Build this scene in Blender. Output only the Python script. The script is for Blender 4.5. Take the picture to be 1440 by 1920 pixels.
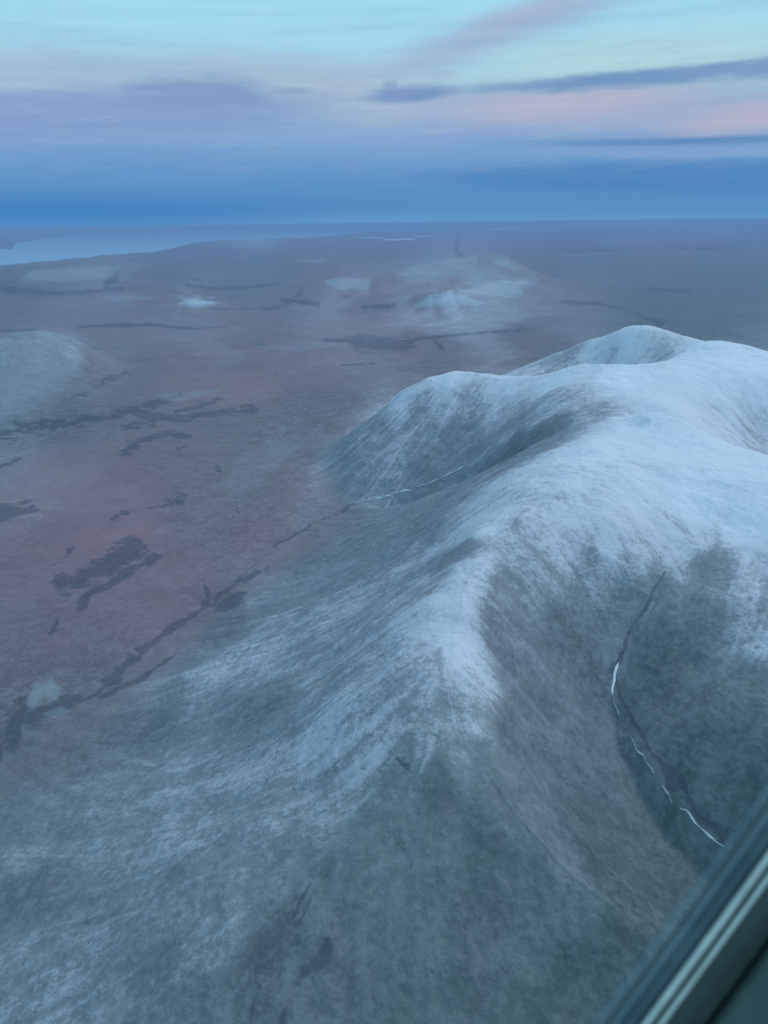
import bpy, math, random
import numpy as np
from mathutils import Vector, Matrix
random.seed(7)
S = bpy.context.scene
for o in list(bpy.data.objects): bpy.data.objects.remove(o)
R = math.radians
# ------------------------------------------------------------------ camera
H = 1000.0                      # eye height above the tundra plain, metres
FPX = 1450.0                    # focal length in photo pixels (1440 x 1920)
PITCH, ROLL = R(20.50), R(0.70)
cam_d = bpy.data.cameras.new('camera'); cam = bpy.data.objects.new('camera', cam_d)
S.collection.objects.link(cam); S.camera = cam
cam_d.sensor_fit = 'VERTICAL'; cam_d.sensor_height = 36.0; cam_d.lens = 36.0 * FPX / 1920
cam_d.clip_start = 0.02; cam_d.clip_end = 900000
cam_d.dof.use_dof = True; cam_d.dof.focus_distance = 2500; cam_d.dof.aperture_fstop = 8.5
ROT = Matrix.Rotation(math.pi / 2 - PITCH, 3, 'X') @ Matrix.Rotation(-ROLL, 3, 'Z')
cam.matrix_world = Matrix.Translation((0, 0, H)) @ ROT.to_4x4()
CM = np.array(ROT)
# ------------------------------------------------------------------ light
S.view_settings.view_transform = 'Standard'; S.view_settings.look = 'None'
S.view_settings.exposure = 0; S.view_settings.gamma = 1
SUN_AZ, SUN_EL = R(58), R(42)   # weak broad glow from the right
sd = bpy.data.lights.new('sun', 'SUN'); sd.energy = 1.3; sd.angle = R(20); sd.color = (0.90, 0.86, 0.92)
sun = bpy.data.objects.new('sun', sd); S.collection.objects.link(sun)
sdir = Vector((math.sin(SUN_AZ) * math.cos(SUN_EL), math.cos(SUN_AZ) * math.cos(SUN_EL), math.sin(SUN_EL)))
sun.rotation_euler = sdir.to_track_quat('Z', 'Y').to_euler()

def lin(r, g, b):
    f = lambda c: (c / 255 / 12.92) if c / 255 <= .04045 else ((c / 255 + .055) / 1.055) ** 2.4
    return (f(r), f(g), f(b), 1)

class NT:
    """small node-tree helper"""
    def __init__(s, nt): s.nt = nt
    def n(s, t, **kw):
        x = s.nt.nodes.new(t)
        for k, v in kw.items(): setattr(x, k, v)
        return x
    def put(s, sock, v):
        if isinstance(v, bpy.types.NodeSocket): s.nt.links.new(v, sock)
        elif v is not None: sock.default_value = v
    def m(s, op, a, b=None, c=None, clamp=False):
        x = s.n('ShaderNodeMath', operation=op, use_clamp=clamp)
        for i, v in enumerate((a, b, c)):
            if v is not None: s.put(x.inputs[i], v)
        return x.outputs[0]
    def mix(s, f, a, b, mode='MIX'):
        x = s.n('ShaderNodeMix', data_type='RGBA', blend_type=mode)
        s.put(x.inputs[0], f); s.put(x.inputs[6], a); s.put(x.inputs[7], b)
        return x.outputs[2]
    def rng(s, v, a, b, c=0.0, d=1.0, smooth=True):
        x = s.n('ShaderNodeMapRange', interpolation_type='SMOOTHSTEP' if smooth else 'LINEAR')
        for i, q in enumerate((v, a, b, c, d)): s.put(x.inputs[i], q)
        return x.outputs[0]
    def noise(s, vec, scale, detail=4, rough=.55, dist=0.0):
        x = s.n('ShaderNodeTexNoise'); s.put(x.inputs['Vector'], vec)
        x.inputs['Scale'].default_value = scale; x.inputs['Detail'].default_value = detail
        x.inputs['Roughness'].default_value = rough; x.inputs['Distortion'].default_value = dist
        return x.outputs[0]
    def ramp(s, v, stops):
        x = s.n('ShaderNodeValToRGB'); s.put(x.inputs[0], v)
        e = x.color_ramp.elements
        while len(e) < len(stops): e.new(0.5)
        for i, (p, c) in enumerate(stops): e[i].position = p; e[i].color = c
        return x.outputs[0]

# ------------------------------------------------------------------ sky (twilight opposite the sun: shadow band, pink belt, pale cyan above)
W = bpy.data.worlds.new('World'); S.world = W; W.use_nodes = True
W.node_tree.nodes.clear(); w = NT(W.node_tree)
tc = w.n('ShaderNodeTexCoord'); sx = w.n('ShaderNodeSeparateXYZ'); w.put(sx.inputs[0], tc.outputs['Generated'])
DEG = 57.29578
el = w.m('MULTIPLY', w.m('ARCSINE', sx.outputs[2]), DEG)
az = w.m('MULTIPLY', w.m('ARCTAN2', sx.outputs[0], sx.outputs[1]), DEG)
cv = w.n('ShaderNodeCombineXYZ'); w.put(cv.inputs[0], w.m('MULTIPLY', az, .06)); w.put(cv.inputs[1], w.m('MULTIPLY', el, .32))
nA = w.noise(cv.outputs[0], 1.0, 5, .55); nB = w.noise(cv.outputs[0], 3.2, 5, .6)
cv2 = w.n('ShaderNodeCombineXYZ'); w.put(cv2.inputs[0], w.m('MULTIPLY', az, .05)); w.put(cv2.inputs[1], w.m('MULTIPLY', el, 1.3)); w.put(cv2.inputs[2], 4.0)
nC = w.noise(cv2.outputs[0], 1.3, 4, .5)
azm = w.rng(az, -28, 28)
elw = w.m('ADD', el, w.m('MULTIPLY', w.m('SUBTRACT', nA, .5), 1.6))
t = w.m('DIVIDE', w.m('ADD', elw, 2.0), 92.0, clamp=True)
P = lambda e: (e + 2.0) / 92.0
base = w.ramp(t, [(P(-2), lin(92, 146, 196)), (P(0.15), lin(96, 150, 200)), (P(1.0), lin(86, 141, 194)), (P(2.6), lin(92, 147, 200)),
                  (P(4.3), lin(114, 159, 207)), (P(5.6), lin(136, 170, 210)), (P(7.2), lin(156, 188, 214)), (P(8.6), lin(168, 206, 222)),
                  (P(10.5), lin(164, 216, 238)), (P(14), lin(160, 220, 242)), (P(40), lin(150, 200, 234)), (P(88), lin(150, 188, 224))])
elev = lambda y: math.degrees(math.atan((960 - y) / FPX)) - math.degrees(PITCH)
def skypx(x, y):
    d = CM @ np.array([x - 720, 960 - y, -FPX]); d /= np.linalg.norm(d)
    return math.degrees(math.atan2(d[0], d[1])), math.degrees(math.asin(d[2]))
def cloud(col, p0, p1, thick, colr, amt, soft=.5, warp=.6, n=None):
    """an elongated cloud lying between two directions of the sky; thick = half thickness in degrees"""
    (a0, e0), (a1, e1) = skypx(*p0), skypx(*p1)
    ca, ce = (a0 + a1) / 2, (e0 + e1) / 2; L = math.hypot(a1 - a0, e1 - e0) / 2; th = math.atan2(e1 - e0, a1 - a0)
    n = n or nB
    da = w.m('SUBTRACT', az, ca); de = w.m('ADD', w.m('SUBTRACT', el, ce), w.m('MULTIPLY', w.m('SUBTRACT', n, .5), warp * 2))
    u = w.m('DIVIDE', w.m('ADD', w.m('MULTIPLY', da, math.cos(th)), w.m('MULTIPLY', de, math.sin(th))), L)
    v = w.m('DIVIDE', w.m('SUBTRACT', w.m('MULTIPLY', de, math.cos(th)), w.m('MULTIPLY', da, math.sin(th))), thick)
    d = w.m('SQRT', w.m('ADD', w.m('POWER', w.m('ABSOLUTE', u), 2.6), w.m('MULTIPLY', v, v)))
    f = w.rng(w.m('ADD', d, w.m('MULTIPLY', w.m('SUBTRACT', nA, .5), .7)), 1 + soft, 1 - soft, 0, amt)
    return w.mix(f, col, lin(*colr))
c = base
c = cloud(c, (420, 150), (760, 190), 1.1, (186, 208, 217), .9, .9)
c = cloud(c, (960, 110), (1500, 70), 1.0, (180, 218, 222), .8, .9)
c = cloud(c, (-400, 130), (640, 150), 1.5, (160, 182, 210), .7, .8)                 # dim pinkish veil on the left
c = cloud(c, (700, 140), (1240, -60), .9, (158, 178, 208), .8, .9, .4)                # pinkish streamer at the top
c = cloud(c, (880, 60), (1100, -20), .5, (172, 182, 206), .45, .9, .3)
c = cloud(c, (700, 195), (1900, 205), 1.1, (164, 176, 206), .8, .8, .5)               # pink belt on the right
c = cloud(c, (900, 210), (1290, 170), .7, (186, 184, 206), .8, .9, .5)
c = cloud(c, (1290, 240), (1600, 190), .7, (190, 182, 200), .6, .9, .5)
c = cloud(c, (-500, 215), (600, 205), 1.35, (130, 161, 204), .95, .55, .5)            # large grey-violet bank on the left
c = cloud(c, (220, 178), (500, 176), 1.0, (129, 158, 199), .9, .4, .6)
c = cloud(c, (-400, 190), (300, 195), .9, (138, 165, 206), .6, .5, .7)
c = cloud(c, (510, 170), (580, 170), .18, (132, 162, 196), .75, .9, .15)
c = cloud(c, (690, 182), (850, 170), .42, (116, 148, 194), .9, .6, .3)                # small dark lens cloud in the middle
c = cloud(c, (718, 161), (746, 158), .26, (124, 160, 198), .7, .7, .3)
c = cloud(c, (790, 142), (860, 140), .22, (160, 178, 206), .6, .9, .2)
c = cloud(c, (890, 168), (1900, 70), .42, (112, 150, 192), .95, .6, .5)               # long slate streak rising to the right
c = cloud(c, (1280, 140), (1700, 108), .5, (122, 158, 198), .8, .7, .5)
c = cloud(c, (1040, 268), (1900, 242), .2, (92, 138, 190), .9, .8, .22, nC)           # thin lower streak
c = cloud(c, (1040, 285), (1900, 275), .28, (142, 172, 214), .6, .9, .3, nC)
c = cloud(c, (820, 330), (2000, 330), .9, (78, 132, 190), .8, .4, .2, nC)             # dark shadow band on the right
c = cloud(c, (-500, 400), (480, 392), .9, (62, 130, 193), .8, .9, .3, nC)
c = w.mix(w.rng(nC, .35, .7, 0, .10), c, lin(70, 120, 185), 'MIX')
cv3 = w.n('ShaderNodeCombineXYZ'); w.put(cv3.inputs[0], w.m('MULTIPLY', az, .09)); w.put(cv3.inputs[1], w.m('SUBTRACT', w.m('MULTIPLY', el, .8), w.m('MULTIPLY', az, .04))); w.put(cv3.inputs[2], 9.0)
nD = w.noise(cv3.outputs[0], 2.4, 8, .68, .4)
veil = w.m('MULTIPLY', w.rng(nD, .42, .75, 0, .28), w.m('MULTIPLY', w.rng(el, 1.5, 4.5), w.rng(el, 13.5, 8.5, .45, 1)))
c = w.mix(veil, c, lin(150, 172, 205))
c = w.mix(w.m('MULTIPLY', w.rng(nD, .5, .28, 0, .2), w.rng(el, 2.5, 6)), c, lin(178, 206, 222))
bg = w.n('ShaderNodeBackground'); w.put(bg.inputs[0], c); bg.inputs[1].default_value = 1.0
wo = w.n('ShaderNodeOutputWorld'); w.put(wo.inputs[0], bg.outputs[0])
W.cycles.sampling_method = 'MANUAL'; W.cycles.sample_map_resolution = 512

# ------------------------------------------------------------------ noise in numpy
_rs = np.random.RandomState(11)
TAB = [_rs.rand(512, 512).astype(np.float32) for _ in range(6)]
def vn(x, y, k=0):
    T = TAB[k % 6]; xi = np.floor(x); yi = np.floor(y); fx = (x - xi).astype(np.float32); fy = (y - yi).astype(np.float32)
    xi = xi.astype(np.int64) % 512; yi = yi.astype(np.int64) % 512; x1 = (xi + 1) % 512; y1 = (yi + 1) % 512
    fx = fx * fx * (3 - 2 * fx); fy = fy * fy * (3 - 2 * fy)
    return (T[yi, xi] * (1 - fx) + T[yi, x1] * fx) * (1 - fy) + (T[y1, xi] * (1 - fx) + T[y1, x1] * fx) * fy
def fbm(x, y, cell, oct=4, k=0, g=.5):
    s = 0; a = 1; t_ = 0; ca, sa = .8, .6; x = x / cell; y = y / cell
    for i in range(oct):
        s = s + a * (vn(x + 17.3 * i, y + 9.1 * i, k + i) - .5); t_ += a; a *= g
        x, y = (x * ca - y * sa) * 2.03, (x * sa + y * ca) * 2.03
    return s / t_
sst = lambda a, b, v: (lambda q: q * q * (3 - 2 * q))(np.clip((v - a) / (b - a), 0, 1))

def ray(px, py):
    d = CM @ np.array([px - 720, 960 - py, -FPX]); return d / np.linalg.norm(d)
def at(px, py, z):                       # where the sight line through a photo pixel meets height z
    d = ray(px, py); k = (z - H) / d[2]; return d[0] * k, d[1] * k
# ------------------------------------------------------------------ relief of the massif: crests, flanks and gullies
SPOT = [
 # farthest summit
 (1190,614,530),(1100,640,440),(1050,672,330),(1020,700,200),(1290,652,500),(1370,666,500),(1440,692,480),(1190,688,385),(1120,688,360),(1250,685,420),
 # second crest and its face
 (600,845,40),(690,790,180),(760,735,290),(850,706,370),(890,712,375),(940,718,375),(1000,713,390),(1080,695,440),(1180,695,480),(1260,697,487),(1440,712,470),
 (850,780,270),(850,830,200),(950,780,300),(1030,740,430),(700,860,130),(640,880,50),(760,800,220),(580,880,0),(600,925,0),(650,945,5),
 # bowl on the right
 (1440,780,375),(1440,835,305),(1350,760,420),(1350,812,370),(1280,740,460),(1260,775,455),
 # saddle and near summit
 (1150,740,462),(1130,765,458),(1200,800,488),(1230,850,492),(1300,900,500),(1250,788,486),(1300,803,487),(1360,832,488),(1440,856,490),(1400,950,482),(1200,950,485),(1100,950,498),(1300,960,468),
 (1100,830,498),(1000,900,503),(950,950,486),(900,1000,468),
 # left gully
 (1080,785,440),(1000,820,370),(930,855,280),(860,885,165),(780,920,95),(700,945,35),(640,975,8),
 # foot of the slope on the left
 (600,1000,0),(520,1030,0),(440,1090,0),(350,1170,0),(260,1240,0),(180,1310,0),(80,1370,0),(0,1430,0),(-150,1500,0),
 # left flank
 (860,930,300),(800,960,220),(700,1000,130),(600,1050,80),(800,1050,330),(700,1100,260),(600,1150,190),(500,1150,90),(450,1200,85),(350,1270,70),(600,1250,260),(500,1300,200),(400,1350,140),
 # spur
 (880,1130,455),(860,1200,435),(890,1330,400),(930,1450,365),(1000,1580,320),(1100,1680,280),(1200,1760,245),
 (720,1170,385),(720,1300,400),(730,1450,365),(600,1450,320),(450,1450,240),(300,1450,140),(150,1450,60),(300,1395,85),(150,1550,110),(0,1550,70),
 (0,1700,110),(0,1900,150),(200,1700,190),(200,1900,210),(400,1600,270),(400,1900,250),(600,1600,310),(600,1900,260),(800,1600,330),(800,1900,250),(1000,1900,230),(1000,1750,265),(1200,1900,210),
 # right gully
 (1330,1000,452),(1250,1080,412),(1190,1180,364),(1150,1280,325),(1160,1350,303),(1210,1450,274),(1250,1520,254),(1340,1600,237),(1440,1680,220),
 (1050,1020,465),(1050,1100,430),(1100,1200,365),(1000,1250,375),(1000,1350,345),(1050,1450,300),(1100,1550,270),(1200,1620,245),(1300,1720,228),
 (1250,1160,385),(1350,1100,415),(1440,1050,438),(1440,1200,380),(1440,1350,330),(1300,1350,315),(1350,1450,282),(1440,1500,280),(1300,1230,350),(1200,1030,450),
]
pts = [(*at(a, b, z), z) for a, b, z in SPOT]
pol = lambda a, r, z: (math.sin(R(a)) * r, math.cos(R(a)) * r, z)
pts += [pol(*q) for q in [(-8,3300,0),(-3,3700,0),(1,4000,40),(5,4400,40),(9,4900,20),(14,5300,0),(22,5300,0),(32,5100,0),(45,4600,0),(60,3600,0),(75,2500,0),(90,1500,0),(120,900,0),
   (180,800,0),(-120,800,0),(-80,850,0),(-55,1000,0),(-45,1200,0),(2,3550,200),(7,3650,270),(16,4250,230),(25,4200,200),(35,3300,400),(38,2500,420),(40,1900,490),(38,1300,420),
   (50,1700,400),(50,1000,330),(60,2400,200),(45,800,240),(0,350,190),(60,450,120),(-60,450,90),(0,-200,20),(-25,2300,0),(-20,2700,0),(-30,1900,0),(-12,2600,0),(-35,1550,0),
   (25,2180,385),(21,2230,405),(-12,4000,0),(-25,5000,0),(0,6500,0),(30,6500,0),(55,5500,0),(-50,3000,0),(90,4000,0)]]
P_ = np.array(pts); PX = P_[:, :2] / 1000.0; PZ = P_[:, 2]
def kern(d2): return 0.5 * d2 * np.log(d2 + 1e-9)
n_ = len(PX); D2 = ((PX[:, None] - PX[None]) ** 2).sum(-1)
A = np.zeros((n_ + 3, n_ + 3)); A[:n_, :n_] = kern(D2) + np.eye(n_) * 3e-4
A[:n_, n_] = 1; A[:n_, n_ + 1:] = PX; A[n_, :n_] = 1; A[n_ + 1:, :n_] = PX.T
sol = np.linalg.solve(A, np.concatenate([PZ, np.zeros(3)]))
def tps(x, y):
    x = np.asarray(x, float).ravel() / 1000; y = np.asarray(y, float).ravel() / 1000; out = np.empty_like(x)
    for i in range(0, len(x), 60000):
        a = x[i:i + 60000, None]; b = y[i:i + 60000, None]
        d2 = ((a - PX[:, 0]) ** 2 + (b - PX[:, 1]) ** 2).astype(np.float32)
        out[i:i + 60000] = kern(d2) @ sol[:n_].astype(np.float32) + sol[n_] + sol[n_ + 1] * a[:, 0] + sol[n_ + 2] * b[:, 0]
    return out
# foothills on the plain: (photo pixel of the middle at plain level, radial half length, tangential half width, height, turn)
HILLS = [(110,700,560,300,170,.3),(40,725,700,480,150,.2),(10,780,450,420,90,0),(-60,690,1100,600,200,0),(230,800,600,300,35,.5),
         (820,540,1500,1500,300,0),(760,560,1000,1400,150,0),(930,535,1300,900,240,.4),(850,578,500,750,190,0),(660,548,1200,900,80,.3),(960,560,900,800,70,0),
         (365,577,450,420,60,0),(100,528,2400,2200,170,0),(190,520,1700,1100,120,0),(20,540,1500,1500,110,0),(300,520,2500,2500,90,0),
         (470,462,3800,2600,210,0),(420,500,3500,3500,120,0),(1250,430,9000,9000,260,0),(1440,425,9000,9500,420,0),(1000,440,7000,9000,100,0),(560,500,2500,3000,60,0)]
HP = []
for px, py, rr, rt, hh, tw in HILLS:
    x, y = at(px, py, 0); r_ = math.hypot(x, y); ux, uy = x / r_, y / r_
    HP.append((x, y, ux, uy, rr, rt, hh, tw))
MT_C = None
def mountain_mask(x, y):
    r = np.hypot(x, y); a = np.degrees(np.arctan2(x, y))
    rmax = np.interp(a, [-180, -120, -60, -45, -36, -12, -8, 0, 9, 14, 30, 50, 75, 100, 180], [900, 900, 1200, 1500, 2000, 3000, 3400, 4200, 5000, 5500, 5500, 4800, 3000, 1400, 900])
    return 1 - sst(.88, 1.06, r / rmax)
# coast of the bay, traced at sea level
COAST = [(-900,520),(-300,506),(0,497),(100,488),(205,478),(280,473),(320,466),(360,456),(420,449),(500,447),(560,446),(620,442),(655,437),(700,434),(740,434),(790,429.5),(780,427.5),(800,424),(850,422.3),(900,421.0)]
SPIT = [(-900,480),(-300,474),(0,467),(22,466),(30,456),(75,448),(150,439),(230,434.5),(330,430.5),(400,428),(480,426.2),(400,425.6),(300,427.2),(200,429),(110,431.5),(60,434.5),(0,437),(-300,444),(-900,455)]
def th_s(x, y):                          # bearing and dip of a ground point as seen from the eye height
    return np.degrees(np.arctan2(x, y)), np.degrees(np.arctan2(H, np.hypot(x, y)))
def px_ts(px, py, z=0.0): return th_s(*at(px, py, z))
coast_t = [px_ts(*q) for q in COAST]; spit_t = [px_ts(*q) for q in SPIT]
def inpoly(x, y, poly):
    ins = np.zeros(x.shape, bool); j = len(poly) - 1
    for i in range(len(poly)):
        xi, yi = poly[i]; xj, yj = poly[j]
        if yi != yj:
            c_ = ((yi > y) != (yj > y)) & (x < (xj - xi) * (y - yi) / (yj - yi) + xi); ins ^= c_
        j = i
    return ins
def segdist(x, y, poly, closed=False):
    d = np.full(x.shape, 1e9); q = list(poly) + ([poly[0]] if closed else [])
    for (a0, b0), (a1, b1) in zip(q, q[1:]):
        L2 = (a1 - a0) ** 2 + (b1 - b0) ** 2 + 1e-12
        t_ = np.clip(((x - a0) * (a1 - a0) + (y - b0) * (b1 - b0)) / L2, 0, 1)
        d = np.minimum(d, np.hypot(x - a0 - t_ * (a1 - a0), y - b0 - t_ * (b1 - b0)))
    return d
a_end = coast_t[-1]
sea_poly = [(coast_t[0][0] - 5, coast_t[0][1])] + coast_t + [(a_end[0] + 1.5, .18), (a_end[0] + 4, .13), (a_end[0] + 4, -1), (-85, -1), (-85, 2.5)]
def land(x, y):
    """+ on land, - on water, in degrees of dip from the shore line"""
    th, s = th_s(x, y)
    wob = .5 * (fbm(th, s * 6, 1.1, 4, 2)) * np.clip(s / 2.0, .03, 1)
    s2 = s + wob * .45
    sea = inpoly(th, s2, sea_poly) & (y > 0)
    d = segdist(th, s2, sea_poly)
    sp = inpoly(th, s2, spit_t); ds = segdist(th, s2, spit_t, True)
    v = np.where(sea, -d, d); v = np.where(sp, ds, np.where(sea, np.maximum(v, -ds), v))
    return v
GULLY = [([(1130,765,465),(1080,785,440),(1000,820,370),(930,855,280),(860,885,165),(780,920,95),(700,945,35),(640,975,8)], 52, 62),
 ([(1250,1080,412),(1190,1180,364),(1150,1280,325),(1160,1350,303),(1210,1450,274),(1250,1520,254),(1340,1600,237),(1420,1670,222)], 14, 34),
 ([(1250,1080,412),(1190,1180,364),(1150,1280,325),(1160,1350,303),(1210,1450,274),(1250,1520,254),(1340,1600,237),(1420,1670,222)], 34, 120),
 ([(640,1270,290),(540,1325,235),(440,1372,155),(300,1405,85),(150,1425,35),(20,1445,5)], 14, 45)]
CREST = [([(1000,900,520),(900,1000,472),(880,1130,455),(860,1200,435),(890,1330,400),(930,1450,365),(1000,1580,320),(1100,1680,280),(1200,1760,245)], 13, 60),
 ([(690,790,180),(760,735,290),(850,706,370),(940,718,375),(1080,695,440),(1180,695,480),(1240,697,484)], 14, 70)]
GL = [([at(*p)[:2] for p in pl], -d_, w_) for pl, d_, w_ in GULLY] + [([at(*p)[:2] for p in pl], d_, w_) for pl, d_, w_ in CREST]
def h_smooth(x, y):
    x = np.asarray(x, float); y = np.asarray(y, float)
    m = mountain_mask(x, y); out = np.zeros(x.shape); k = m > 0
    if k.any():
        q = tps(x[k], y[k]); q = np.where(q > 25, q, 25 * np.exp((np.clip(q, -200, 25) - 25) / 25)) - 25 * math.exp(-1) * (q < 40) * 0
        out[k] = np.maximum(q - 9.2, 0) * m[k]
        for pl, d_, w_ in GL:
            p = np.array(pl); lo = p.min(0) - w_ * 5; hi = p.max(0) + w_ * 5
            kk = (x > lo[0]) & (x < hi[0]) & (y > lo[1]) & (y < hi[1]) & k
            if kk.any():
                dd = segdist(x[kk], y[kk], pl); e_ = np.exp(-np.sqrt(dd * dd + 16) / w_)
                ramp_ = np.minimum(1, np.hypot(x[kk] - p[0, 0], y[kk] - p[0, 1]) / 260)
                out[kk] = np.maximum(out[kk] + d_ * ramp_ * e_ * sst(0, 60, out[kk]), 0)
    for hx, hy, ux, uy, rr, rt, hh, tw in HP:
        dx, dy = x - hx, y - hy; a = dx * ux + dy * uy; b = dx * uy - dy * ux
        a, b = a + b * tw, b
        q = (a / rr) ** 2 + (b / rt) ** 2; k = q < 9
        if k.any():
            nn = fbm(x[k], y[k], max(rr, rt) * .7, 4, 3)
            out[k] += hh * np.exp(-q[k] * (1.1 + 1.6 * nn)) * (1 + .9 * nn)
    return out
# regular grids of the smooth relief, for slopes and sight lines
GS = 12.0; GX = np.arange(-4200, 5200, GS); GY = np.arange(-300, 7000, GS)
gx, gy = np.meshgrid(GX, GY); GH = h_smooth(gx, gy)
def gsamp(G, x, y):
    u = np.clip((x - GX[0]) / GS, 0, len(GX) - 1.001); v = np.clip((y - GY[0]) / GS, 0, len(GY) - 1.001)
    i = u.astype(int); j = v.astype(int); a = u - i; b = v - j
    return (G[j, i] * (1 - a) + G[j, i + 1] * a) * (1 - b) + (G[j + 1, i] * (1 - a) + G[j + 1, i + 1] * a) * b
GDY, GDX = np.gradient(GH, GS)
GM = np.hypot(GDX, GDY) + .02; GUX = GDX / GM; GUY = GDY / GM
def hit(px, py):
    """first point of the land met by the sight line through a photo pixel"""
    d = ray(px, py); far = H / -d[2] if d[2] < 0 else 1e5
    if far < 250: far = 250
    ts = np.linspace(200, far, 3000); x = d[0] * ts; y = d[1] * ts; z = H + d[2] * ts
    g = np.where((np.abs(x) < 5000) & (y < 6900) & (x > -4100), gsamp(GH, x, y), -1)
    if far > 7000:
        g = h_smooth(x, y)
    b = np.nonzero(z <= g)[0]; i = b[0] if len(b) else len(ts) - 1
    return x[i], y[i]

# ------------------------------------------------------------------ where snow lies (0..1), read off the slopes
SNOW = [(1190,630,.95),(1100,665,.75),(1060,692,.5),(1190,672,.72),(1190,686,.55),(1130,684,.5),(1240,684,.6),(1130,660,.75),(1290,670,.95),(1400,690,1),
 (850,715,.9),(760,750,.7),(950,730,.8),(1050,720,.9),(1180,710,1),(1300,710,.95),(1440,725,.95),
 (850,770,.55),(850,830,.28),(780,800,.42),(700,820,.42),(620,870,.32),(700,900,.35),(800,880,.22),(950,780,.5),(950,820,.42),(1030,770,.6),(880,840,.28),(1000,800,.45),
 (1100,780,.5),(1030,810,.22),(1000,835,.15),(960,850,.12),(930,872,.15),(990,860,.3),(1270,750,.88),(1350,780,.78),(1420,820,.66),(1350,740,.92),
 (1200,800,.95),(1150,830,.9),(1300,860,.95),(1400,900,.95),(1100,870,.92),(1000,900,.78),(1200,930,.88),(1050,950,.74),(1120,940,.78),(950,930,.68),(1080,910,.88),(1300,960,1),(1400,980,.95),
 (900,1000,.75),(885,1080,.7),(830,1150,.72),(760,1180,.62),(850,1230,.8),(875,1300,.62),(800,1280,.54),(880,1380,.5),(830,1370,.46),(860,1430,.4),(790,1430,.4),
 (960,1020,.6),(1050,1030,.62),(1150,1020,.72),(1200,1060,.62),(1280,1020,.72),(1000,1080,.42),(1100,1100,.38),(950,1120,.34),(950,1180,.3),(950,1250,.22),(1050,1200,.18),(1150,1180,.28),
 (1220,1130,.28),(1330,1090,.38),(1420,1100,.6),(1400,1180,.45),(1430,1230,.6),(1300,1200,.16),(1250,1300,.1),(1400,1300,.18),(1350,1400,.1),(1100,1300,.15),(1000,1350,.16),
 (1100,1450,.12),(950,1400,.15),(1200,1400,.12),(1250,1500,.03),(1100,1600,.03),(1300,1650,.03),(1200,1750,.03),(1400,1550,.05),
 (900,1450,.3),(980,1550,.25),(750,1450,.28),(820,1500,.18),(1050,1660,.2),(900,1600,.12),(900,1750,.1),(1050,1850,.06),(700,1600,.3),(700,1750,.18),(700,1880,.1),
 (860,920,.3),(800,960,.28),(750,1020,.28),(850,1050,.35),(650,1020,.22),(700,1080,.35),(800,1110,.42),(600,1100,.35),(500,1130,.3),(650,1150,.45),(600,1200,.42),(500,1200,.42),
 (420,1180,.15),(700,1200,.5),(700,1300,.48),(600,1280,.45),(500,1260,.45),(400,1280,.4),(300,1300,.28),(400,1330,.35),(500,1340,.22),(250,1380,.15),(100,1440,.1),(600,1400,.55),
 (700,1400,.5),(500,1430,.5),(350,1460,.48),(200,1500,.38),(50,1500,.25),(50,1600,.35),(200,1600,.42),(350,1560,.5),(500,1530,.5),(600,1500,.5),(650,1500,.5),(300,1700,.4),
 (400,1650,.4),(150,1750,.35),(50,1700,.22),(50,1800,.4),(100,1880,.45),(300,1850,.3),(400,1800,.42),(550,1650,.35),(560,1750,.12),(500,1880,.08),(400,1900,.25),(600,1750,.22),
 (380,1140,.05),(260,1260,.12),(150,1340,.12),(560,1040,.12),(640,985,.15),
 (560,860,.1),(520,900,.08),(470,1000,.03),(330,1100,.0),(200,1200,0),(50,1300,0),(100,1100,0),(300,900,0),(450,800,.05),(600,760,.0),(800,660,0),(1000,660,0),(1250,600,0),(300,700,0),(500,650,0),
 (110,650,.36),(60,670,.3),(20,660,.28),(100,690,.2),(60,730,.22),(20,790,.2),(150,700,.1),(200,640,.1),(-40,660,.3),(-40,780,.2),(230,760,.03),(120,800,.02),
 (860,495,.3),(760,515,.25),(820,548,.16),(850,570,.5),(800,575,.42),(900,572,.42),(930,545,.36),(960,520,.28),(900,500,.25),(650,535,.3),(700,560,.1),(1000,500,.02),(600,500,.0),(365,570,.6),(365,590,.05),(330,560,.05),(410,565,.05),
 (100,515,.12),(190,508,.2),(470,450,.28),(430,470,.05),(520,470,.03),(300,500,0),(300,550,0),(0,560,0),(1200,450,.0),(1400,440,.05),(1000,450,0),(1300,520,0)]
q_ = []
for a, b, v in SNOW:
    x, y = hit(a, b); q_.append((*th_s(x, y), v * (.78 if b > 1420 and a < 720 else .95)))
q_ += [(35, 25, .8), (45, 35, .4), (60, 40, .1), (-45, 50, .3), (-60, 40, 0), (-50, 20, 0), (-45, 8, .1), (50, 8, 0), (40, 14, .8), (45, 20, .7), (0, 75, .15), (40, 60, .05), (0, 1, 0), (30, 1, 0), (-30, 1, 0)]
SQ = np.array(q_); SXY = SQ[:, :2]
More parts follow.
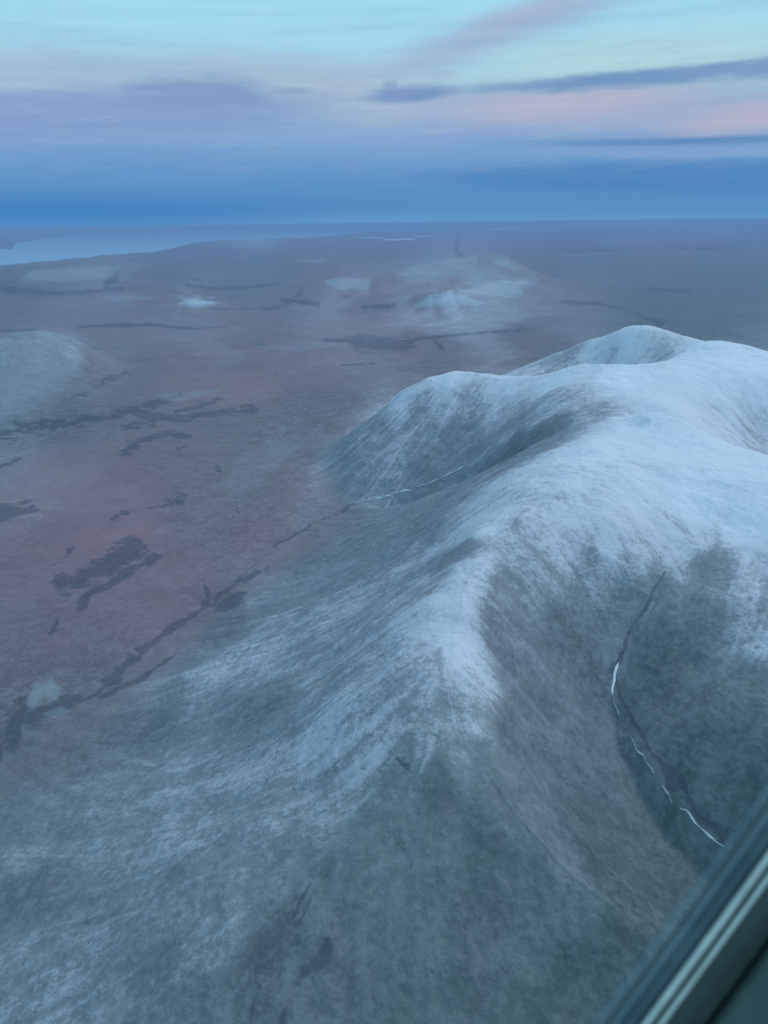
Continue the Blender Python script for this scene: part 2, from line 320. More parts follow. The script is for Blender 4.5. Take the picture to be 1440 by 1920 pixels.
def snow_field(x, y):
    th, s = th_s(x, y); fs_ = np.clip(900 / np.maximum(np.hypot(x, y), 1), .05, 1.2)
    wa = fbm(x, y, 240, 4, 1) + fbm(x, y, 1500, 3, 2) * sst(2500, 6000, np.hypot(x, y)); wb = fbm(x, y, 240, 4, 3) + fbm(x, y, 1500, 3, 4) * sst(2500, 6000, np.hypot(x, y))
    far = sst(2500, 6000, np.hypot(x, y)); th = th + wa * (2.6 * fs_ + 4 * far); s = s + wb * (1.8 * fs_ + 1.2 * far * np.clip(s / 8, .1, 1)); s = np.where(s < 0.1, .1, s)
    th = np.clip(th, -60, 60); out = np.empty(th.shape)
    sc = np.where(SXY[:, 1] < 8, .7, 1.0) + .0                    # influence radius in degrees
    for i in range(0, len(th), 60000):
        a = th[i:i + 60000, None]; b = s[i:i + 60000, None]
        d2 = ((a - SXY[:, 0]) ** 2 + ((b - SXY[:, 1]) * 1.25) ** 2).astype(np.float32)
        w_ = 1 / (d2 + .12 * sc ** 2) ** 2
        out[i:i + 60000] = (w_ * SQ[:, 2]).sum(1) / w_.sum(1)
    return out
# dark thickets, bogs and stream beds on the plain: pixel poly-lines with half widths
DARK = [([(-60,845),(0,822),(80,802),(200,787),(260,770),(300,757)],9),([(250,782),(330,787),(420,776),(475,773)],6),([(290,768),(340,745)],3),([(330,778),(420,752)],2.5),
 ([(135,752),(180,730),(205,715),(240,700)],6),([(235,852),(270,832),(310,820),(350,824)],6),([(0,972),(62,960)],9),([(228,808),(290,800)],4),
 ([(115,1108),(150,1088),(190,1070),(225,1045),(250,1028)],15),([(150,1145),(175,1120),(210,1100),(250,1072),(280,1055),(300,1045)],6),([(95,1195),(110,1172)],3),([(105,1070),(125,1048)],5),
 ([(333,945),(355,930)],8),([(205,982),(235,968)],6),([(450,970),(452,960)],3),([(50,1102),(58,1098)],4),([(285,958),(320,946)],4),([(30,1410),(45,1330)],10),
 ([(670,645),(720,652),(765,648)],11),([(610,641),(760,642),(850,632),(1000,620)],2.5),([(820,645),(830,655)],3),([(-20,622),(70,620)],2),([(150,615),(280,610),(340,617),(430,615)],2),
 ([(265,1232),(300,1200),(335,1170),(375,1150),(395,1130),(383,1097)],5),([(1050,568),(1120,572),(1180,585)],3),([(1190,592),(1240,610)],3),
 ([(500,582),(540,572),(565,552)],2.5),([(530,565),(600,575)],2.5),([(400,582),(520,578)],1.5),([(680,578),(740,575)],1.5),([(860,440),(855,470),(865,480)],4),
 ([(350,538),(420,545),(520,535)],3),([(1020,470),(1150,470)],2.5),([(1250,465),(1380,468)],2.5),([(1220,545),(1290,550)],3),([(480,648),(500,648)],1.5),([(515,705),(525,708)],2),
 ([(0,880),(40,865)],3),([(420,890),(405,880)],3),([(340,850),(350,845)],2),([(640,690),(700,684)],1.5),([(0,545),(120,552),(230,545)],3),([(200,535),(215,515)],5),
 ([(575,1662),(560,1705),(545,1745)],6),([(584,1682),(572,1725),(558,1758)],5),([(535,1770),(505,1820),(485,1880),(478,1940)],8),([(600,1800),(560,1850),(540,1930)],13),([(735,1466),(765,1466)],3),
 ([(1245,1085),(1200,1160),(1168,1220),(1150,1280),(1160,1340),(1190,1400),(1210,1450),(1250,1515),(1340,1600)],3.5),
 ([(450,1130),(420,1150)],14),([(440,1100),(500,1075)],8),([(200,1300),(250,1250)],8),([(140,1330),(60,1350)],10),([(668,950),(600,985),(540,1020),(450,1088)],3),([(450,1092),(400,1140),(330,1180),(270,1230),(210,1290),(130,1345),(50,1370),(0,1430)],3.5),([(330,1240),(270,1280),(190,1325)],5)]
dk = []
for pl, hw in DARK:
    q = [th_s(*hit(*p)) for p in pl]; dk.append((q, hw / FPX * DEG))
PALE = [([(745,525),(780,497),(850,487),(900,500),(935,520),(900,530),(860,520),(800,530)],.45),([(775,578),(800,560),(850,552),(880,560),(917,574),(880,578)],.9),
 ([(855,557),(880,540),(920,528),(1005,527),(975,540),(980,552),(920,556),(870,560)],.75),([(915,485),(950,489),(972,506),(940,501)],.5),([(610,531),(640,525),(700,526),(690,545),(640,548)],.6),
 ([(330,571),(350,562),(380,562),(403,575),(370,579)],.75),([(60,507),(150,500),(228,500),(210,521),(120,530),(40,526)],.4),([(415,452),(460,443),(505,443),(535,456),(500,464),(440,460)],.55),
 ([(-80,650),(0,640),(60,640),(100,625),(140,628),(172,650),(160,685),(120,722),(60,765),(0,810),(-80,820)],.22),([(50,1328),(65,1297),(95,1288),(118,1302),(104,1322),(82,1318),(60,1340)],.42),
 ([(415,915),(455,852),(510,835),(560,840),(520,880),(450,940)],.14),([(280,745),(420,735),(330,760)],.25),([(80,1350),(110,1338),(135,1345),(100,1358)],.3),([(550,490),(640,486),(600,494)],.4),([(1120,452),(1240,449),(1200,457)],.3),([(480,655),(560,640),(640,648),(560,665)],.2),([(190,560),(260,555),(300,562),(230,568)],.3)]
pale_t = []
for pl, v in PALE:
    pale_t.append(([th_s(*hit(*p)) for p in pl], v))
TINT = [  # (px, py, warm red tundra 0..1, green of moss and of painted window vignetting 0..1)
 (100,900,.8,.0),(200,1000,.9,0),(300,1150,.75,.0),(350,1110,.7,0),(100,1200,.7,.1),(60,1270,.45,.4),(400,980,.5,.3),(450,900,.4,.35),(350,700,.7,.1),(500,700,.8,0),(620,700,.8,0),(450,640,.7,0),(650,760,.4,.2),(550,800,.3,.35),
 (250,680,.4,.3),(120,560,.7,0),(300,560,.6,0),(700,620,.8,0),(900,660,.5,.1),(1000,600,.4,.1),(1250,580,.0,.2),(1380,560,.0,.2),(1400,650,0,.2),(1100,480,.3,.1),(1250,430,.6,0),(900,430,.9,0),(1000,540,.4,.1),  # no red on the right plain: window tint painted as greyer ground
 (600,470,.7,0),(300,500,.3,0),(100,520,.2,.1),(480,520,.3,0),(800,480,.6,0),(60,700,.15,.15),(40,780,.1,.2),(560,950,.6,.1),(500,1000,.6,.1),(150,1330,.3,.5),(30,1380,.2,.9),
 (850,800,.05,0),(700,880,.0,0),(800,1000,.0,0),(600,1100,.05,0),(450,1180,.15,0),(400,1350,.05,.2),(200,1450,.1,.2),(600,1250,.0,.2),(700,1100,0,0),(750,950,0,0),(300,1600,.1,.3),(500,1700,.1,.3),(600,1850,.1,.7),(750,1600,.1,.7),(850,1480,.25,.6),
 (900,1600,.15,.9),(800,1800,.1,1),(1000,1850,0,1),(1100,1750,0,.9),(1050,1500,.0,.5),(1000,1300,.05,.2),(950,1200,.15,0),(1100,1250,0,.2),(1200,1350,0,.6),(1150,1600,0,.9),(1300,1300,.1,.5),(1350,1450,0,.9),(1250,1150,.1,.3),(1200,900,0,0),(1200,700,0,0),(200,1850,0,.2),(50,1600,0,.3)]  # strong green at lower right paints the corner vignetting into the ground
tq = np.array([(*th_s(*hit(a, b)), r_, g_) for a, b, r_, g_ in TINT])
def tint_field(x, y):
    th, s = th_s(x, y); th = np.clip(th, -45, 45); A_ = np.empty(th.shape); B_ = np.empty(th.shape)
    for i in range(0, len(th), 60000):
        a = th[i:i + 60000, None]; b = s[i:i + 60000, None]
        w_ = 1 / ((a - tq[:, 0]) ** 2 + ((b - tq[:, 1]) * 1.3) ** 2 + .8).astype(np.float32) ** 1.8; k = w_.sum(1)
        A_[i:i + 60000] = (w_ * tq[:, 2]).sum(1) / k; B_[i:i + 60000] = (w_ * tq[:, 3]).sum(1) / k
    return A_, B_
def lic(x, y, cell, L, n, k):
    """noise smeared along the fall line: runs of scree, frost and run-off"""
    acc = vn(x / cell, y / cell, k).astype(np.float64)
    for sg in (-1, 1):
        X, Y = x.copy(), y.copy()
        for i in range(n):
            X = X + sg * gsamp(GUX, X, Y) * L / n; Y = Y + sg * gsamp(GUY, X, Y) * L / n
            acc += vn(X / cell, Y / cell, k)
    return (acc / (2 * n + 1) - .5) * math.sqrt(min(2 * n + 1, 2 * L / cell)) * .9
def relief(x, y, full=False):
    """height of the land plus the surface measures the material uses"""
    h = h_smooth(x, y); r = np.hypot(x, y)
    mt = mountain_mask(x, y) * sst(0, 60, h); z = h.copy()
    near = (r < 6500) & (y > -250) & (x > -4100) & (x < 5100)
    st1 = np.zeros(x.shape); st2 = np.zeros(x.shape); st3 = np.zeros(x.shape); k = near
    st1[k] = lic(x[k], y[k], 4.5, 45, 10, 0); st2[k] = lic(x[k], y[k], 13.0, 130, 11, 1); st3[k] = lic(x[k], y[k], 55.0, 260, 10, 2)
    sl = np.zeros(x.shape); sl[k] = gsamp(GM, x[k], y[k])
    z += mt * (fbm(x, y, 260, 3, 1) * 20 * sst(0, .4, sl + .15) + fbm(x, y, 70, 5, 2) * 11 - np.abs(fbm(x, y, 110, 5, 4)) * 20 + st3 * 3.2 * sst(.1, .5, sl) + st2 * 1.3 * sst(.1, .5, sl) + st1 * .25)
    z += (1 - mt) * (fbm(x, y, 700, 4, 4) * 12 + fbm(x, y, 90, 4, 5) * 2.0) * sst(300, 900, r)
    z += (1 - mt) * fbm(x, y, 3000, 4, 0) * np.clip(r / 300, 0, 34)
    lv = land(x, y)
    z = z * sst(0, .25, lv) + 14
    z = np.where(lv < 0, -12, np.where(lv < .02, -12 + 26 * sst(0, .02, lv), z))
    if not full: return z
    return z, h, mt, st1, st2, st3, sl, lv

# ------------------------------------------------------------------ land mesh: rings round the eye's foot point, fine where the land is near
fine = np.linspace(-33, 33, 1250)
azs = np.concatenate([np.arange(-180, -34, 3.0), fine, np.arange(34.5, 180, 3.0)])
rr_ = [3.0, 60, 130, 200, 270, 330]
r0 = 380.0
while r0 < 4700: rr_.append(r0); r0 *= 1.00165
dep0 = math.degrees(math.atan2(H, r0)); 
deps = np.concatenate([np.arange(dep0, 4.0, -.035), np.arange(4.0, .12, -.013)])
rr_ += list(H / np.tan(np.radians(deps))); rads = np.array(rr_)
NA, NR = len(azs), len(rads)
TH, RR = np.meshgrid(np.radians(azs), rads); VX = (np.sin(TH) * RR).ravel(); VY = (np.cos(TH) * RR).ravel()
VZ, VH, VM, S1, S2, S3, SL, LV = relief(VX, VY, True)
def coarse(f):
    ia = np.unique(np.concatenate([np.arange(0, NA, 5), [NA - 1]])); ir = np.unique(np.concatenate([np.arange(0, NR, 5), [NR - 1]]))
    cx = VX.reshape(NR, NA)[np.ix_(ir, ia)]; cy = VY.reshape(NR, NA)[np.ix_(ir, ia)]; res = f(cx.ravel(), cy.ravel())
    res = res if isinstance(res, tuple) else (res,); out = []
    pa = np.searchsorted(ia, np.arange(NA), side='right') - 1; pa = np.minimum(pa, len(ia) - 2); fa_ = (np.arange(NA) - ia[pa]) / (ia[pa + 1] - ia[pa])
    pr = np.searchsorted(ir, np.arange(NR), side='right') - 1; pr = np.minimum(pr, len(ir) - 2); fr_ = ((np.arange(NR) - ir[pr]) / (ir[pr + 1] - ir[pr]))[:, None]
    for q in res:
        q = q.reshape(len(ir), len(ia)); b_ = q[:, pa] * (1 - fa_) + q[:, pa + 1] * fa_
        out.append((b_[pr] * (1 - fr_) + b_[pr + 1] * fr_).ravel())
    return out
sn, = coarse(snow_field); red, moss_vignette = coarse(tint_field)
# ragged edges of the thickets come from noise-shifted positions
th, ss = th_s(VX, VY)
q1 = fbm(VX, VY, 60, 4, 3) ; q2 = fbm(VX, VY, 60, 4, 5); q3 = fbm(VX, VY, 28, 4, 2) + fbm(VX, VY, 160, 3, 3) * .7 + fbm(VX, VY, 900, 3, 0) * .5
fs = np.clip(900 / np.maximum(np.hypot(VX, VY), 1), .05, 1.2)
tw1 = th + q1 * 2.6 * fs + fbm(VX, VY, 500, 3, 1) * 2.2 * fs; sw1 = ss + q2 * 2.0 * fs * np.clip(ss / 15, .1, 1) + fbm(VX, VY, 500, 3, 4) * 1.6 * fs * np.clip(ss / 15, .1, 1)
dark = np.zeros(VX.shape)
for pl, hw in dk:
    p = np.array(pl); lo = p.min(0) - 3; hi = p.max(0) + 3
    k = (th > lo[0]) & (th < hi[0]) & (ss > lo[1]) & (ss < hi[1])
    if k.any():
        d = segdist(tw1[k], sw1[k], pl); dark[k] = np.maximum(dark[k], 1 - np.clip(d / (hw * 1.9), 0, 1))
dark = sst(.30, .72, dark + q3 * 1.4 * (dark > 0)) * .85
pale = np.zeros(VX.shape)
for pl, v in pale_t:
    p = np.array(pl); ext = max(.25, min(1.2, (p[:, 1].max() - p[:, 1].min()) * .5)); lo = p.min(0) - 2.5; hi = p.max(0) + 2.5
    k = (th > lo[0]) & (th < hi[0]) & (ss > lo[1]) & (ss < hi[1])
    if k.any():
        cx, cy = (tw1[k] - th[k]) * .35 + th[k], (sw1[k] - ss[k]) * .35 + ss[k]; ins = inpoly(cx, cy, pl); d = segdist(cx, cy, pl, True)
        w_ = .28 * ext; pale[k] = np.maximum(pale[k], v * sst(-w_, w_, np.where(ins, d, -d) + q3[k] * w_ * 1.5))
dark = np.maximum(dark, .38 * sst(.0, .5, q3 + .12) * np.exp(-((segdist(th, ss, [th_s(*hit(*p)) for p in [(640,975),(540,1030),(450,1100),(400,1150),(330,1190),(270,1240),(190,1300),(80,1370),(0,1420)]]) / 1.3) ** 2)))
red = red * (1 - .75 * sst(4, 26, VH) * VM) * (1 - .7 * pale)
faces_i = (np.arange(NR - 1)[:, None] * NA + np.arange(NA - 1)[None]).ravel()
quad = np.stack([faces_i, faces_i + NA, faces_i + NA + 1, faces_i + 1], 1)
last = (np.arange(NR - 1) * NA + NA - 1); first = np.arange(NR - 1) * NA
quad = np.concatenate([quad, np.stack([last, last + NA, first + NA, first], 1)])
fx = VX[quad].mean(1); fy = VY[quad].mean(1); fh = VH[quad].mean(1); fr = np.hypot(fx, fy); fa = np.degrees(np.arctan2(fx, fy))
fm = mountain_mask(fx, fy)
cls = np.zeros(len(quad), int)
cls[(fm > .3) & (fh > 9) & ((fr > 430))] = 1
def hillzone(lst, t):
    k = np.zeros(len(quad), bool)
    for i in lst:
        hx, hy, ux, uy, a_, b_, hh, tw = HP[i]; dx, dy = fx - hx, fy - hy; a = dx * ux + dy * uy; b = dx * uy - dy * ux; a = a + b * tw
        k |= ((a / a_) ** 2 + (b / b_) ** 2 < t)
    return k & (cls == 0)
cls[hillzone([0, 1, 2, 3], 1.5) & (fh > 25)] = 2
cls[hillzone([5, 6, 7, 8, 9, 10], 1.3) & (fh > 35)] = 3
cls[hillzone([16], 1.2) & (fh > 50)] = 4
def tag(o, label=None, cat=None, group=None, kind=None):
    for k_, v in (('label', label), ('category', cat), ('group', group), ('kind', kind)):
        if v: o[k_] = v
    return o
def link(name, me, mat=None, parent=None):
    o = bpy.data.objects.new(name, me); S.collection.objects.link(o)
    if mat: me.materials.append(mat)
    if parent: o.parent = parent
    return o
def npmesh(name, V, F, smooth=True):
    me = bpy.data.meshes.new(name); me.vertices.add(len(V)); me.vertices.foreach_set('co', np.asarray(V, np.float32).ravel())
    me.loops.add(F.size); me.loops.foreach_set('vertex_index', F.ravel().astype(np.int32))
    me.polygons.add(len(F)); me.polygons.foreach_set('loop_start', np.arange(0, F.size, F.shape[1], dtype=np.int32))
    me.update(calc_edges=True); me.polygons.foreach_set('use_smooth', np.full(len(F), smooth)); me.update()
    return me

# ------------------------------------------------------------------ land material
def mat(name): 
    m = bpy.data.materials.new(name); m.use_nodes = True; m.node_tree.nodes.clear(); return m, NT(m.node_tree)
LM, g = mat('frosted_tundra')
def attr(nm): a = g.n('ShaderNodeAttribute', attribute_name=nm); return a.outputs['Fac']
geo = g.n('ShaderNodeNewGeometry'); pos = geo.outputs['Position']
aS, aR, aG, aD, aT, aP = attr('snow'), attr('red'), attr('moss_vignette'), attr('dark'), attr('streak'), attr('pale')
n8 = g.noise(pos, 1 / 11., 6, .72); n40 = g.noise(pos, 1 / 45., 5, .6); n200 = g.noise(pos, 1 / 240., 5, .6); n2k = g.noise(pos, 1 / 1500., 5, .6)
n3 = g.noise(pos, 1 / 4., 5, .7)
rf = g.m('ADD', g.m('ADD', g.m('MULTIPLY', n8, .6), g.m('MULTIPLY', n40, .4)), g.m('MULTIPLY', aT, .09))
rock = g.mix(g.rng(rf, .38, .62), (.076, .095, .110, 1), (.188, .212, .234, 1))
rock = g.mix(g.m('MULTIPLY', aG, g.rng(n200, .3, .6, .4, .95)), rock, g.mix(g.rng(rf, .38, .62), (.070, .112, .100, 1), (.130, .174, .156, 1)))  # moss green, also carrying the dark tinted corner in the ground colour
tund = g.mix(g.rng(n200, .35, .68), (.285, .170, .178, 1), (.335, .210, .222, 1))
tund = g.mix(g.rng(n2k, .4, .62, 0, .5), tund, (.215, .178, .21, 1))
tund = g.mix(g.rng(g.noise(pos, 1 / 5200., 6, .65), .44, .62, 0, .5), tund, (.20, .165, .195, 1))
tund = g.mix(g.rng(n8, .45, .75, 0, .35), tund, (.17, .125, .13, 1))
tund = g.mix(g.rng(g.noise(pos, 1 / 700., 8, .7), .48, .66, 0, .45), tund, (.165, .13, .15, 1))
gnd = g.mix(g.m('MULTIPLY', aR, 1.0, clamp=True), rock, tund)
gnd = g.mix(g.m('MULTIPLY', aD, g.rng(n8, .35, .6, .5, .92)), gnd, (.06, .075, .098, 1))
gnd = g.mix(g.m('MULTIPLY', aP, g.rng(n200, .2, .6, .7, 1)), gnd, (.36, .43, .47, 1))
def cen(v, k): return g.m('MULTIPLY', g.m('SUBTRACT', v, .5), k)
sv = g.m('ADD', aS, g.m('MULTIPLY', aT, .36))
for v_, k_ in ((n3, .8), (n8, .8), (n40, .6), (n200, .5)): sv = g.m('ADD', sv, cen(v_, k_))
hard = g.rng(sv, .32, .70); soft = g.rng(aS, .03, 1.0, 0, 1, False)
cover = g.m('ADD', g.m('MULTIPLY', g.m('MULTIPLY', hard, .34), g.rng(aS, .06, .5, .08, 1)), g.m('MULTIPLY', soft, .54))
cover = g.m('ADD', cover, g.m('MULTIPLY', g.m('MULTIPLY', soft, soft), .12))
cover = g.m('MULTIPLY', cover, g.m('SUBTRACT', 1.0, g.m('MULTIPLY', aD, .65)), clamp=True)
crag = g.m('MULTIPLY', g.rng(g.noise(pos, 1 / 22., 8, .75, .6), .56, .68, 0, .6), g.rng(aS, .02, .1))
colr = g.mix(cover, gnd, (.78, .82, .86, 1))
colr = g.mix(g.m('MULTIPLY', crag, g.rng(aS, .95, .5, .25, 1)), colr, (.085, .10, .115, 1))
bm = g.n('ShaderNodeBump'); bm.inputs['Strength'].default_value = .9; bm.inputs['Distance'].default_value = 2.2
g.put(bm.inputs['Height'], g.m('ADD', n8, g.m('MULTIPLY', n40, 2.5)))
bs = g.n('ShaderNodeBsdfPrincipled'); g.put(bs.inputs['Base Color'], colr); g.put(bs.inputs['Normal'], bm.outputs[0])
bs.inputs['Roughness'].default_value = .85; bs.inputs['Specular IOR Level'].default_value = .2
g.put(g.n('ShaderNodeOutputMaterial').inputs[0], bs.outputs[0])

stk = S1 * .5 + S2 * .65 + S3 * .5
def land_part(name, c, **kw):
    F = quad[cls == c]; u, inv = np.unique(F, return_inverse=True); F2 = inv.reshape(F.shape)
    me = npmesh(name, np.stack([VX[u], VY[u], VZ[u]], 1), F2)
    for nm, arr in (('snow', sn), ('red', red), ('moss_vignette', moss_vignette), ('dark', dark), ('streak', stk), ('pale', pale)):
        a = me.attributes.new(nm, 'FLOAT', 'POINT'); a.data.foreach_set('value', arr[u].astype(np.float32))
    o = link(name, me, LM); tag(o, kind='structure', **kw); return o
land_part('ground', 0, label='mauve brown tundra plain with dark bogs and stream beds')
land_part('mountain', 1, label='frosted rounded mountain with snowy summits and grey slopes')
land_part('hill', 2, label='low frosted rocky hill on the plain at the left edge')
land_part('hill', 3, label='cluster of pale low hills far out on the plain')
land_part('hill', 4, label='small pale headland hill beside the bay')
# ------------------------------------------------------------------ sea and ponds
WM, g = mat('cold_water')
geo = g.n('ShaderNodeNewGeometry')
bs = g.n('ShaderNodeBsdfPrincipled'); bs.inputs['Base Color'].default_value = (.27, .46, .66, 1); bs.inputs['Roughness'].default_value = .32
g.put(g.n('ShaderNodeOutputMaterial').inputs[0], bs.outputs[0])
IM, g = mat('pond_ice')
geo = g.n('ShaderNodeNewGeometry'); nn = g.noise(geo.outputs['Position'], 1 / 60., 4)
bs = g.n('ShaderNodeBsdfPrincipled'); g.put(bs.inputs['Base Color'], g.mix(g.rng(nn, .3, .7), (.62, .70, .80, 1), (.8, .85, .9, 1))); bs.inputs['Roughness'].default_value = .4
g.put(g.n('ShaderNodeOutputMaterial').inputs[0], bs.outputs[0])
na = 240; ang = np.linspace(0, 2 * math.pi, na, endpoint=False)
rs = [4000, 9000, 18000, 35000, 70000, 120000, 200000, 470000]
V = [(math.sin(a) * r, math.cos(a) * r, 0) for r in rs for a in ang]
F = np.array([(i * na + j, (i + 1) * na + j, (i + 1) * na + (j + 1) % na, i * na + (j + 1) % na) for i in range(len(rs) - 1) for j in range(na)])
sea = link('sea', npmesh('sea', np.array(V), F), WM); tag(sea, 'pale blue bay and open sea reaching to the horizon', kind='structure')
def pond(px, py, hwx, hwy, label, z0=None):
    x0, y0 = hit(px, py); z = float(relief(np.array([x0]), np.array([y0]))[0])
    cx, cy = at(px, py, z); rr = math.hypot(cx, cy); ux, uy = cx / rr, cy / rr
    d = math.hypot(rr, H - z); sx_ = hwx / FPX * d; sr = hwy / FPX * d * d / (H - z)
    n = 56; V = [(cx, cy, z + 2.5)]
    for i in range(n):
        a = 2 * math.pi * i / n; k = .72 + .28 * math.sin(2 * a + px) + .16 * math.sin(5 * a + py) + .12 * random.random()
        dr = math.sin(a) * sr * k; dt = math.cos(a) * sx_ * (1 if abs(math.cos(a)) > .8 else k)
        V.append((cx + ux * dr + uy * dt, cy + uy * dr - ux * dt, z + 2.5))
    V += [(v[0], v[1], v[2] - 40) for v in V[1:]]
    me = bpy.data.meshes.new('pond'); me.from_pydata(V, [], [(0, i + 1, (i + 1) % n + 1) for i in range(n)] + [(i + 1, i + 1 + n, (i + 1) % n + 1 + n, (i + 1) % n + 1) for i in range(n)]); me.update()
    tag(link('pond', me, IM), label, kind='structure')
for a in [(748, 449, 28, 1.8, 'larger pale pond nearest the bay mouth'), (792, 443, 15, 1.1, 'small pale pond right of the larger one'), (694, 445.5, 22, 1.0, 'thin pale pond by the bay shore'),
          (950, 429, 34, 2.2, 'long white pond near the right horizon'), (880, 424, 22, .8, 'faint thin pond under the horizon'), (1022, 425, 10, .7, 'tiny pale pond right of the long white one'), (1142, 417.5, 7, .8, 'tiny bright pond on the horizon')]:
    pond(*a)

# ------------------------------------------------------------------ haze
HM, g = mat('haze_air')
pv = g.n('ShaderNodeVolumePrincipled'); pv.inputs['Color'].default_value = (.45, .65, 1.0, 1); pv.inputs['Density'].default_value = 2.3e-5
pv.inputs['Anisotropy'].default_value = 0.0
g.put(g.n('ShaderNodeOutputMaterial').inputs[1], pv.outputs[0])
X = 480000.0; zb, zt = -14.0, H + 3
V = [(sx_ * X, sy_ * X, z) for z in (zb, zt) for sx_, sy_ in ((-1, -1), (1, -1), (1, 1), (-1, 1))]
me = bpy.data.meshes.new('haze'); me.from_pydata(V, [], [(3, 2, 1, 0), (4, 5, 6, 7), (0, 1, 5, 4), (1, 2, 6, 5), (2, 3, 7, 6), (3, 0, 4, 7)]); me.update()
tag(link('haze', me, HM), kind='stuff')

# ------------------------------------------------------------------ snow left lying in the stream beds
SM, g = mat('drift_snow')
geo = g.n('ShaderNodeNewGeometry'); nn = g.noise(geo.outputs['Position'], 1 / 5., 4)
bs = g.n('ShaderNodeBsdfPrincipled'); g.put(bs.inputs['Base Color'], g.mix(g.rng(nn, .3, .7), (.74, .80, .84, 1), (.88, .91, .93, 1))); bs.inputs['Roughness'].default_value = .7
g.put(g.n('ShaderNodeOutputMaterial').inputs[0], bs.outputs[0])
def snow_drift(pl, w_, label, group='snow drifts in the right hand gully', seed=1):
    """an irregular ribbon of snow laid along a stream bed"""
    rnd = random.Random(seed); P2 = [hit(*p) for p in pl]; pts_ = []
    for (a, b) in zip(P2, P2[1:]):
        m_ = max(2, int(math.hypot(b[0] - a[0], b[1] - a[1]) / 3))
        pts_ += [(a[0] + (b[0] - a[0]) * i / m_, a[1] + (b[1] - a[1]) * i / m_) for i in range(m_)]
    pts_.append(P2[-1]); n = len(pts_); P3 = np.array(pts_)
    wx = fbm(P3[:, 0], P3[:, 1], 18, 3, seed) * 9; wy = fbm(P3[:, 0] + 99, P3[:, 1], 18, 3, seed + 1) * 9
    T = np.gradient(P3, axis=0); T /= np.linalg.norm(T, axis=1)[:, None] + 1e-9; Nn = np.stack([-T[:, 1], T[:, 0]], 1)
    wd = w_ * np.clip(.5 + 3.6 * fbm(P3[:, 0], P3[:, 1], 16, 3, seed + 2), .12, 2.2) * np.minimum(1, np.minimum(np.arange(n) + .3, n - .7 - np.arange(n)) / 4)
    ks = [-1, -.5, 0, .5, 1]; XY = np.concatenate([np.stack([P3[:, 0] + wx + Nn[:, 0] * wd * k_, P3[:, 1] + wy + Nn[:, 1] * wd * k_], 1) for k_ in ks])
    z = relief(XY[:, 0], XY[:, 1]); off = np.concatenate([np.full(n, (-.2, 1.2, 1.7, 1.2, -.2)[i]) for i in range(5)])
    V = np.stack([XY[:, 0], XY[:, 1], z + off + .3], 1)
    F = np.array([(i * n + j, i * n + j + 1, (i + 1) * n + j + 1, (i + 1) * n + j) for i in range(4) for j in range(n - 1)])
    tag(link('snow_drift', npmesh('snow_drift', V, F), SM), label, 'snow', group)
snow_drift([(1163,1243),(1152,1272),(1147,1300),(1150,1328),(1163,1353)], 1.7, 'longest curved white snow streak, highest in the right gully', seed=1)
snow_drift([(1182,1390),(1192,1412),(1205,1435),(1222,1466)], 1.4, 'short straight white snow streak below the long curved one', seed=2)
snow_drift([(1240,1490),(1252,1508),(1258,1526)], 1.7, 'tiny hooked white snow fleck between two longer streaks', seed=3)
snow_drift([(1270,1538),(1298,1553),(1316,1572),(1335,1588),(1354,1600)], 1.7, 'lowest white snow streak in the gully, nearest the window frame', seed=4)
snow_drift([(868,880),(840,895),(815,907),(782,920)], 3.6, 'thin white snow line at the foot of the second crest', 'snow lines in the left hand gully', seed=5)
snow_drift([(770,925),(735,934),(700,941),(664,950)], 3.0, 'faint white snow line where the left gully opens on the plain', 'snow lines in the left hand gully', seed=6)

# ------------------------------------------------------------------ aircraft window surround, close to the eye on the right
def simple(name, col, rough=.5, metal=0.0, spec=.5, alpha=None, bump=0):
    m, g = mat(name); geo = g.n('ShaderNodeTexCoord'); nn = g.noise(geo.outputs['Object'], 60, 4)
    b = g.n('ShaderNodeBsdfPrincipled'); g.put(b.inputs['Base Color'], g.mix(g.rng(nn, .3, .7), tuple(c * .85 for c in col) + (1,), tuple(min(1, c * 1.12) for c in col) + (1,)))
    b.inputs['Roughness'].default_value = rough; b.inputs['Metallic'].default_value = metal; b.inputs['Specular IOR Level'].default_value = spec
    out = g.n('ShaderNodeOutputMaterial')
    if alpha is not None:
        tr = g.n('ShaderNodeBsdfTransparent'); mx = g.n('ShaderNodeMixShader'); mx.inputs[0].default_value = alpha
        g.put(mx.inputs[1], tr.outputs[0]); g.put(mx.inputs[2], b.outputs[0]); g.put(out.inputs[0], mx.outputs[0])
    else: g.put(out.inputs[0], b.outputs[0])
    return m
WD = .34                                              # distance of the pane plane from the eye
def wpt(px, py, dz=0.0):                              # pane-plane coordinates in metres (right, up) of a photo pixel
    return ((px - 720) / FPX * WD, (960 - py) / FPX * WD)
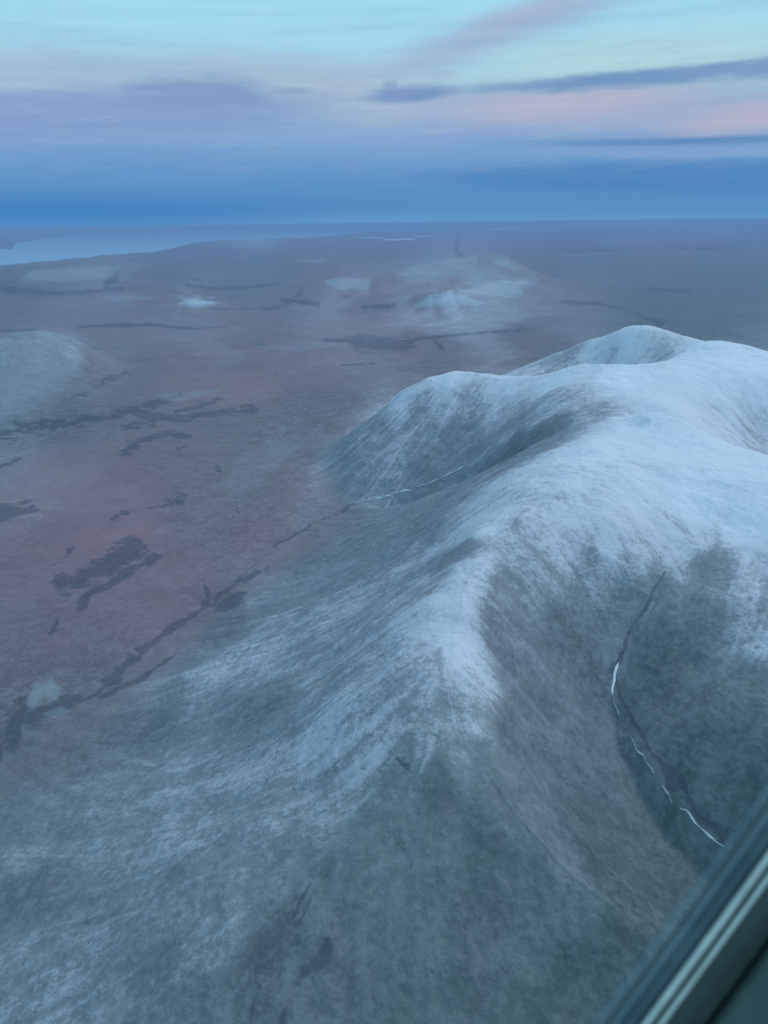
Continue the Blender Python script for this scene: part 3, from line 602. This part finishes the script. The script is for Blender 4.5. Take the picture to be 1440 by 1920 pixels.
# outline of the opening: large rounded rectangle; its lower right edge bows gently through the picture
def outline(off):
    """closed path of the opening, pushed outwards by off metres"""
    a = Vector(wpt(1440, 1516)); b = Vector(wpt(1122, 1950)); d = (b - a).normalized(); n = Vector((-d.y, d.x))   # n points out of the opening
    if n.x < 0: n = -n
    hl, hwid, rad = .42, .33, .15; mid = (a + b) / 2; c = mid - n * hwid
    path = []; base_p = []; sag = .004
    corners = [(1, 1), (-1, 1), (-1, -1), (1, -1)]
    for sx_, sy_ in corners:                          # local axes: X along n, Y along d
        cx, cy = sx_ * (hwid - rad), sy_ * (hl - rad); a0 = math.atan2(sy_, sx_) - math.pi / 4
        for i in range(17):
            t_ = a0 + math.pi / 2 * i / 16
            path.append((cx + math.cos(t_) * (rad + off), cy + math.sin(t_) * (rad + off))); base_p.append((cx + math.cos(t_) * rad, cy + math.sin(t_) * rad))
    out = []
    for i, p in enumerate(path):
        q = path[(i + 1) % len(path)]; k0, k1 = base_p[i], base_p[(i + 1) % len(path)]; L = math.hypot(k1[0] - k0[0], k1[1] - k0[1]); m_ = max(1, int(L / .012))
        for j in range(m_):
            x = p[0] + (q[0] - p[0]) * j / m_; y = p[1] + (q[1] - p[1]) * j / m_
            if x > hwid * .6: x += sag * (1 - (y / hl) ** 2 * 4)
            w2 = c + n * x + d * y; out.append((w2.x, w2.y))
    return out
CQ = ROT.to_quaternion()
def world(px_, py_, depth): return Vector((0, 0, H)) + CQ @ Vector((px_, py_, -(WD + depth)))
def sweep(name, profile, m, parent, org, closed=True):
    """profile: list of (offset outwards, depth away from the eye)"""
    rings = [outline(o_) for o_, d_ in profile]; N = len(rings[0]); V = []
    for (o_, d_), rg in zip(profile, rings): V += [world(x, y, d_) - org for x, y in rg]
    K = len(profile); F = [(i * N + j, i * N + (j + 1) % N, ((i + 1) % K) * N + (j + 1) % N, ((i + 1) % K) * N + j) for i in range(K if closed else K - 1) for j in range(N)]
    me = bpy.data.meshes.new(name); me.from_pydata([tuple(v) for v in V], [], F); me.update()
    for p in me.polygons: p.use_smooth = True
    me.validate(); return link(name, me, m, parent)
org = world(*wpt(1300, 1740), .0)
win = bpy.data.objects.new('aircraft_cabin', None); S.collection.objects.link(win); win.location = org
tag(win, 'blurred dark aircraft window surround with two bright trim lines crossing the lower right corner', 'aircraft cabin')
def bead(c0, w_, d0, hgt):                            # half-round section bulging towards the eye
    return [(c0 + w_ / 2 * math.cos(t_), d0 - hgt * math.sin(t_)) for t_ in [math.pi * i / 8 for i in range(9)]]
def box_(o0, o1, d0, d1): return [(o0, d0), (o1, d0), (o1, d1), (o0, d1)]
px1 = WD / FPX
G1 = simple('pane_edge_glass', (.20, .34, .38), .3, 0, .5, alpha=.22)
sweep('pane_edge', box_(-30 * px1, -14 * px1, .004, .006), G1, win, org)
sweep('pane_edge', box_(-4 * px1, 15 * px1, .004, .006), simple('pane_bevel_glass', (.24, .36, .38), .3, 0, .5, alpha=.34), win, org)
sweep('rubber_seal', box_(15 * px1, 30 * px1, .001, .010), simple('seal_rubber', (.085, .14, .15), .6), win, org)
TM = simple('trim_metal', (.68, .74, .64), .38, .4)
sweep('trim_strip', bead(37 * px1, 14 * px1, .0, .002), TM, win, org)
sweep('trim_strip', bead(58 * px1, 11 * px1, .0, .002), TM, win, org)
sweep('window_frame', box_(30 * px1, 128 * px1, .0005, .020), simple('frame_paint', (.055, .085, .070), .55), win, org)
sweep('gap_seal', box_(127 * px1, 152 * px1, .007, .012), simple('gap_black', (.006, .010, .010), .9, 0, .1), win, org)
sweep('wall_panel', box_(152 * px1, 1050 * px1, -.002, .012), simple('panel_plastic', (.075, .125, .105), .6), win, org)
